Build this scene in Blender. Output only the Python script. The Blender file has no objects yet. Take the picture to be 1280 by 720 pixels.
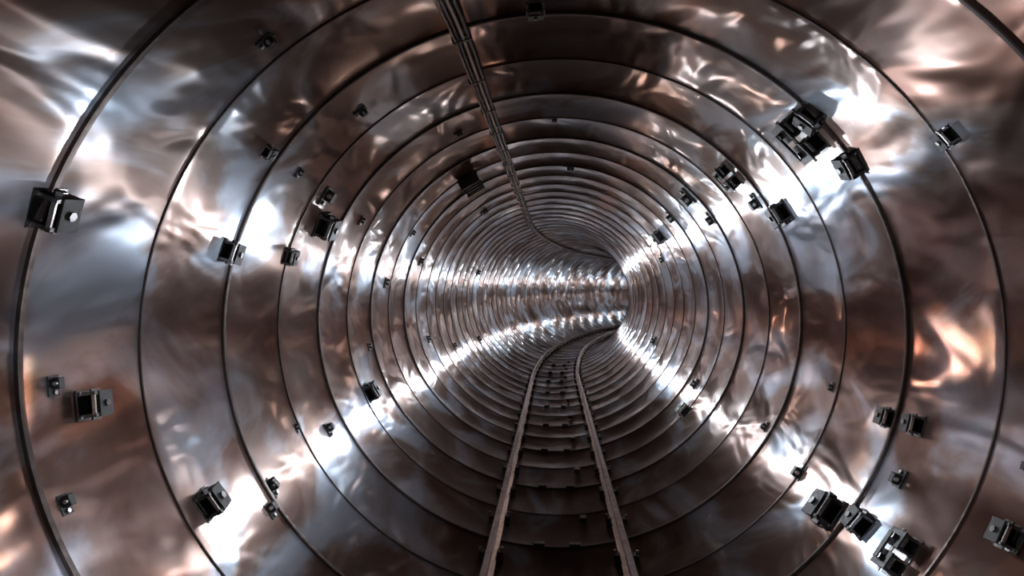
import bpy, bmesh, math, random
from mathutils import Vector, Matrix
random.seed(7)
RX, RZ = 2.83, 2.67
S0, RC = 20.0, 78.0
SMIN, SMAX = -9.0, 84.0
def axis(s):
    if s <= S0: return Vector((0,s,0)), Vector((1,0,0)), Vector((0,1,0))
    p=(s-S0)/RC
    return Vector((RC*(1-math.cos(p)), S0+RC*math.sin(p),0)), Vector((math.cos(p),-math.sin(p),0)), Vector((math.sin(p),math.cos(p),0))
def rz(s):
    t=min(1,max(0,(5.5-s)/2.5)); t=t*t*(3-2*t)
    return RZ-0.2*t
def P(s,th,off=0.0):
    c,r,t=axis(s)
    return c+r*((RX-off)*math.cos(th))+Vector((0,0,(rz(s)-off)*math.sin(th)))
def Pxz(s,x,z):
    c,r,t=axis(s); return c+r*x+Vector((0,0,z))
rings=[3.2,4.2,5.3]
while rings[-1]<SMAX-1.2: rings.append(rings[-1]+1.1)
b=[2.1]
while b[-1]>SMIN+1.2: b.append(b[-1]-1.1)
rings=sorted(b+rings)

# ---------- materials
def newmat(n):
    m=bpy.data.materials.new(n); m.use_nodes=True
    nt=m.node_tree; return m,nt,nt.nodes['Principled BSDF']
def simple(n,col,met,rough,bump=0.0,scale=20,col2=None):
    m,nt,p=newmat(n)
    p.inputs['Metallic'].default_value=met; p.inputs['Roughness'].default_value=rough
    tc=nt.nodes.new('ShaderNodeTexCoord'); no=nt.nodes.new('ShaderNodeTexNoise')
    no.inputs['Scale'].default_value=scale; no.inputs['Detail'].default_value=4
    nt.links.new(tc.outputs['Object'],no.inputs['Vector'])
    cr=nt.nodes.new('ShaderNodeValToRGB')
    cr.color_ramp.elements[0].position=.35; cr.color_ramp.elements[1].position=.7
    cr.color_ramp.elements[0].color=(*col,1); cr.color_ramp.elements[1].color=(*(col2 or [c*1.6 for c in col]),1)
    nt.links.new(no.outputs['Fac'],cr.inputs['Fac']); nt.links.new(cr.outputs['Color'],p.inputs['Base Color'])
    if bump:
        bp=nt.nodes.new('ShaderNodeBump'); bp.inputs['Strength'].default_value=bump; bp.inputs['Distance'].default_value=.01
        nt.links.new(no.outputs['Fac'],bp.inputs['Height']); nt.links.new(bp.outputs['Normal'],p.inputs['Normal'])
    return m
def lining_mat():
    m,nt,p=newmat('polished_steel_lining'); L=nt.links
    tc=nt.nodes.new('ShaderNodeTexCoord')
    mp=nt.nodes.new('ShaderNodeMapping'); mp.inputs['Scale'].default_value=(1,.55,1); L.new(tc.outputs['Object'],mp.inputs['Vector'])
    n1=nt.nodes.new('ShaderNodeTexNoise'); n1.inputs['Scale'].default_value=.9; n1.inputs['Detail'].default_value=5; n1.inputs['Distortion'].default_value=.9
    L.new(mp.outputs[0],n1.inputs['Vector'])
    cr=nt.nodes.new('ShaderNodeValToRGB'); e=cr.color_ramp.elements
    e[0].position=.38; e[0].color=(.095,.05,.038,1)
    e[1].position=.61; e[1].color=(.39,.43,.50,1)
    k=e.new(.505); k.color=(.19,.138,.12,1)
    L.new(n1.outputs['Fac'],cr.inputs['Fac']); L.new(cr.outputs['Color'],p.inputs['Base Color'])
    p.inputs['Metallic'].default_value=1
    p.inputs['Roughness'].default_value=.32
    p.inputs['Anisotropic'].default_value=1.0
    tg=nt.nodes.new('ShaderNodeTangent'); tg.direction_type='UV_MAP'; tg.uv_map='UVMap'
    L.new(tg.outputs[0],p.inputs['Tangent'])
    n3=nt.nodes.new('ShaderNodeTexNoise'); n3.inputs['Scale'].default_value=1.7; n3.inputs['Detail'].default_value=2.0; n3.inputs['Distortion'].default_value=.5
    L.new(mp.outputs[0],n3.inputs['Vector'])
    bp=nt.nodes.new('ShaderNodeBump'); bp.inputs['Strength'].default_value=1; bp.inputs['Distance'].default_value=.027
    L.new(n3.outputs['Fac'],bp.inputs['Height']); L.new(bp.outputs['Normal'],p.inputs['Normal'])
    # polished lobe
    p2=nt.nodes.new('ShaderNodeBsdfPrincipled'); p2.inputs['Metallic'].default_value=1; p2.inputs['Roughness'].default_value=.12
    L.new(cr.outputs['Color'],p2.inputs['Base Color']); L.new(bp.outputs['Normal'],p2.inputs['Normal'])
    mx=nt.nodes.new('ShaderNodeMixShader'); mx.inputs[0].default_value=.40
    L.new(p.outputs[0],mx.inputs[1]); L.new(p2.outputs[0],mx.inputs[2])
    L.new(mx.outputs[0],nt.nodes['Material Output'].inputs['Surface'])
    return m
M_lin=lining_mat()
M_dark=simple('blackened_steel',(.012,.011,.011),.6,.35,.3,30)
M_brk=simple('bracket_steel',(.10,.095,.095),1,.3,.2,14)
M_joint=simple('dark_joint_steel',(.03,.022,.02),.9,.35,.2,12)
M_steel=simple('worn_steel',(.28,.26,.25),1,.3,.2,18)
M_rail=simple('rail_steel',(.50,.42,.40),1,.24,.1,9)
M_rub=simple('cable_rubber',(.03,.02,.018),.5,.35,.1,9)
M_pipe=simple('conduit_steel',(.20,.15,.13),1,.35,.1,9)

def mkobj(name,bm,mats,smooth=True):
    me=bpy.data.meshes.new(name); 
    if name!='wall_tunnel_lining': bmesh.ops.recalc_face_normals(bm,faces=bm.faces)
    bm.to_mesh(me); bm.free()
    for m in mats: me.materials.append(m)
    for f in me.polygons: f.use_smooth=smooth
    o=bpy.data.objects.new(name,me); bpy.context.collection.objects.link(o); return o

# ---------- lining: panels dish slightly outwards between joints
bm=bmesh.new(); uvl=bm.loops.layers.uv.new('UVMap')
N=176; SUB=8
ss=[]
for a,c in zip(rings[:-1],rings[1:]):
    for i in range(SUB): ss.append((a+(c-a)*i/SUB, 0.022*math.sin(math.pi*i/SUB)))
ss.append((rings[-1],0))
rows=[[bm.verts.new(P(s,2*math.pi*j/N,-o)) for j in range(N)] for s,o in ss]
for i in range(len(ss)-1):
    for j in range(N):
        k=(j+1)%N
        f=bm.faces.new((rows[i][j],rows[i][k],rows[i+1][k],rows[i+1][j]))
        for lp,(a,c) in zip(f.loops,((ss[i][0],j),(ss[i][0],j+1),(ss[i+1][0],j+1),(ss[i+1][0],j))): lp[uvl].uv=(a*.1,c/N)
for r in (rows[0],rows[-1]): bm.faces.new(r)
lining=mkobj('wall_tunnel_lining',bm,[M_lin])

def swept(bm,path,prof,close=False,mi=0):
    R=[[bm.verts.new(o+u*a+v*b_) for a,b_ in prof] for o,u,v in path]
    n=len(R); m=len(prof)
    for i in range(n if close else n-1):
        A=R[i];B=R[(i+1)%n]
        for j in range(m):
            f=bm.faces.new((A[j],A[(j+1)%m],B[(j+1)%m],B[j])); f.material_index=mi
    if not close:
        for q in (R[0],R[-1]):
            f=bm.faces.new(q); f.material_index=mi
# ---------- joint rings
bm=bmesh.new()
for i,s in enumerate(rings):
    heavy=(abs(s-3.2)<.01) or (round((s-5.3)/1.1)%2==0 and s>5)
    w,h=(.017,.03) if heavy else (.008,.014)
    if s>12: w,h=.008,.013
    c,r,t=axis(s); path=[]
    for j in range(160):
        th=2*math.pi*j/160
        p=P(s,th); n=-(r*math.cos(th)+Vector((0,0,math.sin(th))))
        path.append((p,t,n))
    prof=[(-w,-.02),(-w,h*.8),(-w*.6,h),(w*.6,h),(w,h*.8),(w,-.02)]
    swept(bm,path,prof,True,0)
jr=mkobj('lining_joint_rings',bm,[M_joint,M_steel],False); jr.parent=lining

# ---------- helper solids
def box(bm,cx,cy,cz,sx,sy,sz,mi,bev=.12):
    r=bmesh.ops.create_cube(bm,size=1)
    vs=r['verts']
    for v in vs: v.co=Vector((cx+v.co.x*sx,cy+v.co.y*sy,cz+v.co.z*sz))
    es=list({e for v in vs for e in v.link_edges}); fs=list({f for v in vs for f in v.link_faces})
    for f in fs: f.material_index=mi
    bmesh.ops.bevel(bm,geom=es,offset=min(sx,sy,sz)*bev,segments=2,affect='EDGES',profile=.5)
def cyl(bm,cx,cy,cz,r,h,axisn,mi,seg=16):
    q=bmesh.ops.create_cone(bm,segments=seg,radius1=r,radius2=r,depth=h,cap_ends=True)
    rot={'z':Matrix(),'x':Matrix.Rotation(math.pi/2,4,'Y'),'y':Matrix.Rotation(math.pi/2,4,'X')}[axisn]
    for v in q['verts']: v.co=(rot@v.co)+Vector((cx,cy,cz))
    for f in {f for v in q['verts'] for f in v.link_faces}: f.material_index=mi
def br_clamp():
    bm=bmesh.new()
    box(bm,0,0,.03,1.0,1.0,.07,2)
    box(bm,-.36,0,.32,.12,.80,.55,2); box(bm,.36,0,.32,.12,.80,.55,2)
    box(bm,0,.32,.30,.66,.12,.5,0)
    box(bm,0,.08,.60,.86,.62,.08,0); box(bm,0,-.36,.52,.80,.08,.12,1)
    cyl(bm,0,-.02,.32,.09,.95,'x',0); cyl(bm,-.47,-.02,.32,.15,.10,'x',2,6); cyl(bm,.47,-.02,.32,.15,.10,'x',2,6)
    cyl(bm,0,.08,.67,.12,.08,'z',2,6)
    for a in (-.4,.4): cyl(bm,a,-.42,.09,.06,.08,'z',1,6)
    return bm
def br_double():
    bm=bmesh.new()
    box(bm,0,0,.03,1.5,.9,.07,2)
    for cx in (-.38,.40):
        box(bm,cx-.24,0,.30,.09,.72,.5,0); box(bm,cx+.24,0,.30,.09,.72,.5,2)
        box(bm,cx,.28,.28,.45,.1,.46,0); box(bm,cx,0,.56,.60,.76,.07,0)
        cyl(bm,cx,-.05,.3,.10,.62,'x',2); cyl(bm,cx,0,.65,.11,.12,'z',2,6)
    box(bm,0,.1,.7,1.0,.2,.08,0)
    cyl(bm,0,.1,.4,.06,1.6,'x',1)
    return bm
def br_lug():
    bm=bmesh.new()
    box(bm,0,0,.04,.9,.6,.09,0); box(bm,-.1,.1,.22,.5,.35,.32,0)
    cyl(bm,.3,0,.12,.1,.12,'z',1,6); cyl(bm,-.1,-.1,.25,.09,.2,'y',1)
    return bm
def br_lamp():
    bm=bmesh.new()
    box(bm,0,0,.04,.5,1.0,.08,0); box(bm,0,0,.22,.62,1.7,.26,0,.3)
    box(bm,0,0,.36,.42,1.5,.06,0)
    for y in (-.82,.82): box(bm,0,y,.25,.70,.12,.34,0)
    for y in (-.45,0,.45): box(bm,0,y,.40,.66,.05,.06,0)
    return bm
meshes={}
for nm,fn in (('c',br_clamp),('d',br_double),('l',br_lug),('f',br_lamp)):
    b_=fn(); bmesh.ops.recalc_face_normals(b_,faces=b_.faces)
    me=bpy.data.meshes.new('bracket_'+nm); b_.to_mesh(me); b_.free()
    for m_ in (M_dark,M_steel,M_brk): me.materials.append(m_)
    meshes[nm]=me
def mount(kind,s,deg,size,twist=0,name='wall_bracket'):
    th=math.radians(deg); c,r,t=axis(s)
    p=P(s,th,-.012)
    n=-(r*math.cos(th)/RX+Vector((0,0,math.sin(th)/rz(s)))).normalized()
    y=t; x=y.cross(n).normalized()
    R=Matrix((x,y,n)).transposed().to_4x4()
    o=bpy.data.objects.new(name,meshes[kind]); bpy.context.collection.objects.link(o)
    o.matrix_world=Matrix.Translation(p)@R@Matrix.Rotation(math.radians(twist),4,'Z')@Matrix.Scale(size,4)
    return o
BR=[('c',3.22,161,.22,8),('c',5.2,165,.2,-6),('c',6.4,164.6,.18,5),('c',7.0,156,.28,10),('l',6.7,149.4,.25,0),
('c',5.1,145.7,.12,10),('l',5.95,130,.15,0),('l',3.95,130,.14,10),('c',5.2,93,.15,0),('l',10.5,170,.2,0),
('c',8.8,204,.25,15),('l',20.8,210,.35,0),('l',7.05,207,.18,0),('c',4.5,207.3,.21,12),('l',5.4,210.5,.19,20),('l',5.2,213.7,.16,0),
('c',3.7,187.5,.18,-5),('l',3.45,184,.13,0),('l',3.35,199,.13,0),('d',5.65,40,.30,6),('c',5.33,42,.22,20),('c',5.3,31.5,.22,-12),
('d',7.9,41,.24,0),('l',7.8,32,.24,0),('c',7.2,27,.26,10),('l',10.1,42.6,.34,0),('c',14,34.8,.32,0),('l',9.9,32.7,.25,0),('l',12,40,.3,0),
('c',4.1,31,.13,10),('c',5.4,-14.8,.17,0),('c',5.03,-14.4,.16,5),('l',5.0,-23.4,.16,0),('c',5.55,-34.6,.28,8),('c',5.1,-32.9,.2,-8),
('d',4.5,-33.7,.21,5),('l',6.4,-32,.2,0),('l',6.55,-13,.12,0),('c',10.8,-39,.24,0),('c',3.8,-24.2,.16,5),('l',3.88,-14.8,.1,0),
('l',12,84,.24,0),('l',8.7,90,.13,0),('l',8.3,116,.14,0),('l',8.2,152,.15,0),('l',5.85,147,.12,0),('l',11.4,-29,.22,0),('l',6.35,203,.12,0),('l',7.75,-28,.14,0),
('l',9.5,191,.14,0),('l',12.7,160,.2,0),('l',13.8,196,.2,0),('l',11,150,.16,0),('l',15.5,24,.25,0),('l',17,-22,.25,0),('l',16.5,205,.22,0),('l',22,160,.3,0),('l',15,125,.2,0)]
for k,s,d,z,tw in BR: mount(k,s,d,z,tw)
mount('f',11.1,121.6,.5,0,'bulkhead_lamp')

# ---------- railway track
tr=bpy.data.objects.new('railway_track',None); bpy.context.collection.objects.link(tr)
TX=.05; G=.735
def frange(a,b,d):
    r=[];x=a
    while x<b: r.append(x); x+=d
    return r
zb=-2.56
prof=[(-.07,0),(.07,0),(.07,.012),(.012,.03),(.012,.115),(.036,.125),(.036,.155),(.028,.163),(-.028,.163),(-.036,.155),(-.036,.125),(-.012,.115),(-.012,.03),(-.07,.012)]
for nm,x in (('rail_left',TX-G),('rail_right',TX+G)):
    bm=bmesh.new(); path=[]
    for s in frange(rings[0]+.3,rings[-1]-.3,.5):
        c,r,t=axis(s); path.append((Pxz(s,x,zb),r,Vector((0,0,1))))
    swept(bm,path,prof); o=mkobj(nm,bm,[M_rail],False); o.parent=tr
bm=bmesh.new()
def tbox(bm,s,x,z,sx,sy,sz,mi):
    c,r,t=axis(s)
    tmp=bmesh.new(); box(tmp,0,0,0,sx,sy,sz,mi)
    Mx=Matrix((r,t,Vector((0,0,1)))).transposed().to_4x4(); Mx.translation=Pxz(s,x,z)
    tmp.transform(Mx); me=bpy.data.meshes.new('t'); tmp.to_mesh(me); tmp.free(); bm.from_mesh(me); bpy.data.meshes.remove(me)
s=2.6
while s<62:
    for sg in (-1,1):
        x=TX+sg*G
        tbox(bm,s,x,zb-.03,.26,.13,.06,0)
        for q in (-1,1):
            tbox(bm,s,x+q*.1,zb+.03,.07,.10,.06,0)
            tbox(bm,s,x+q*.12,zb+.075,.035,.035,.05,1)
    s+=1.1
o=mkobj('rail_fastenings',bm,[M_dark,M_steel],False); o.parent=tr
bm=bmesh.new()
for s in frange(3.0,26,2.2):
    tbox(bm,s+.1,TX-.22,-2.63,.13,.09,.07,0); tbox(bm,s+.1,TX+.2,-2.63,.13,.09,.07,0)
    tbox(bm,s+.9,TX+.33,-2.60,.09,.13,.07,0)
o=mkobj('track_anchor_blocks',bm,[M_dark],False); o.parent=tr

# ---------- ceiling conduits
cd=bpy.data.objects.new('ceiling_conduit',None); bpy.context.collection.objects.link(cd)
CA=106.3
def tube(bm,deg,off,rad,mi=0,seg=10):
    th=math.radians(deg); path=[]
    for s in frange(rings[0]+.3,rings[-1]-.3,.4):
        c,r,t=axis(s); n=-(r*math.cos(th)+Vector((0,0,math.sin(th)))); x=n.cross(t)
        path.append((P(s,th,off),x,n))
    swept(bm,path,[(rad*math.cos(2*math.pi*i/seg),rad*math.sin(2*math.pi*i/seg)) for i in range(seg)],False,mi)
bm=bmesh.new()
tube(bm,CA-1.2,.05,.016,0); tube(bm,CA-.2,.05,.020,1); tube(bm,CA+.7,.045,.014,0); tube(bm,CA+1.4,.045,.011,1)
o=mkobj('conduit_pipes',bm,[M_rub,M_pipe],True); o.parent=cd
bm=bmesh.new()
for s in rings:
    c,r,t=axis(s+.15); th=math.radians(CA+.1); n=-(r*math.cos(th)+Vector((0,0,math.sin(th)))); x=n.cross(t)
    for (a,bb,w,h) in ((0,.03,.08,.012),(0,.071,.08,.004),(-.08,.04,.006,.03),(.08,.04,.006,.03)):
        swept(bm,[(P(s+.15,th,0)-t*.015,x,n),(P(s+.15,th,0)+t*.015,x,n)],[(a-w,bb-h),(a+w,bb-h),(a+w,bb+h),(a-w,bb+h)])
o=mkobj('conduit_clips',bm,[M_dark],False); o.parent=cd

# ---------- lights: added rows of unseen spots facing the lining, plus added dim fill
def added_spot(s,x,z,e,col,ang):
    l=bpy.data.lights.new('added_light','SPOT'); l.energy=e; l.color=col; l.shadow_soft_size=0
    l.spot_size=math.radians(ang); l.spot_blend=.6
    o=bpy.data.objects.new('added_light',l); bpy.context.collection.objects.link(o)
    c,r,t=axis(s); d=(r*x+Vector((0,0,z))).normalized()
    q=d.to_track_quat('-Z','Y'); o.rotation_mode='QUATERNION'; o.rotation_quaternion=q; o.location=Pxz(s,x,z)
def fill_point(s,x,z,e,col):
    l=bpy.data.lights.new('added_light','POINT'); l.energy=e; l.color=col; l.shadow_soft_size=0
    o=bpy.data.objects.new('added_light',l); o.location=Pxz(s,x,z); bpy.context.collection.objects.link(o)
cool=(.82,.91,1.0); warm=(1,.52,.36); dim=(1,.78,.68)
for s in frange(-2,70,2.2):
    f=1
    added_spot(s,-1.5,-.80,46*f,cool,178); added_spot(s,-1.6,.27,38*f,cool,178)  # cool spots added in mid-air to draw the long bright bands
    added_spot(s+1.1,1.5,-.90,46*f,cool,178); added_spot(s+1.1,1.42,.60,56*f,cool,178)
for s in frange(-4,70,4.4):
    g=1 if s<16 else .4
    added_spot(s,-1.6,-.22,2.2*g,warm,176); added_spot(s+2.2,1.6,-.18,3*g,warm,176); added_spot(s+1,-.5,1.2,2.5*g,warm,176); added_spot(s+2.6,.7,1.1,3*g,warm,176)  # warm spots added for copper lines on the sides and ceiling
    fill_point(s,-.6,.1,5*g,dim); fill_point(s+2.2,.6,.1,5*g,dim)  # unseen fill added to lift the dark ceiling and floor
w=bpy.data.worlds.new('world'); bpy.context.scene.world=w; w.use_nodes=True
w.node_tree.nodes['Background'].inputs[0].default_value=(.01,.008,.008,1)
bpy.context.scene.view_settings.view_transform='Standard'

cam=bpy.data.cameras.new('camera'); cam.sensor_width=36; cam.lens=22.5; cam.clip_start=.05
co=bpy.data.objects.new('camera',cam); bpy.context.collection.objects.link(co)
co.location=(0,0,.38); co.rotation_euler=(math.radians(90),0,math.radians(3.72))
bpy.context.scene.camera=co
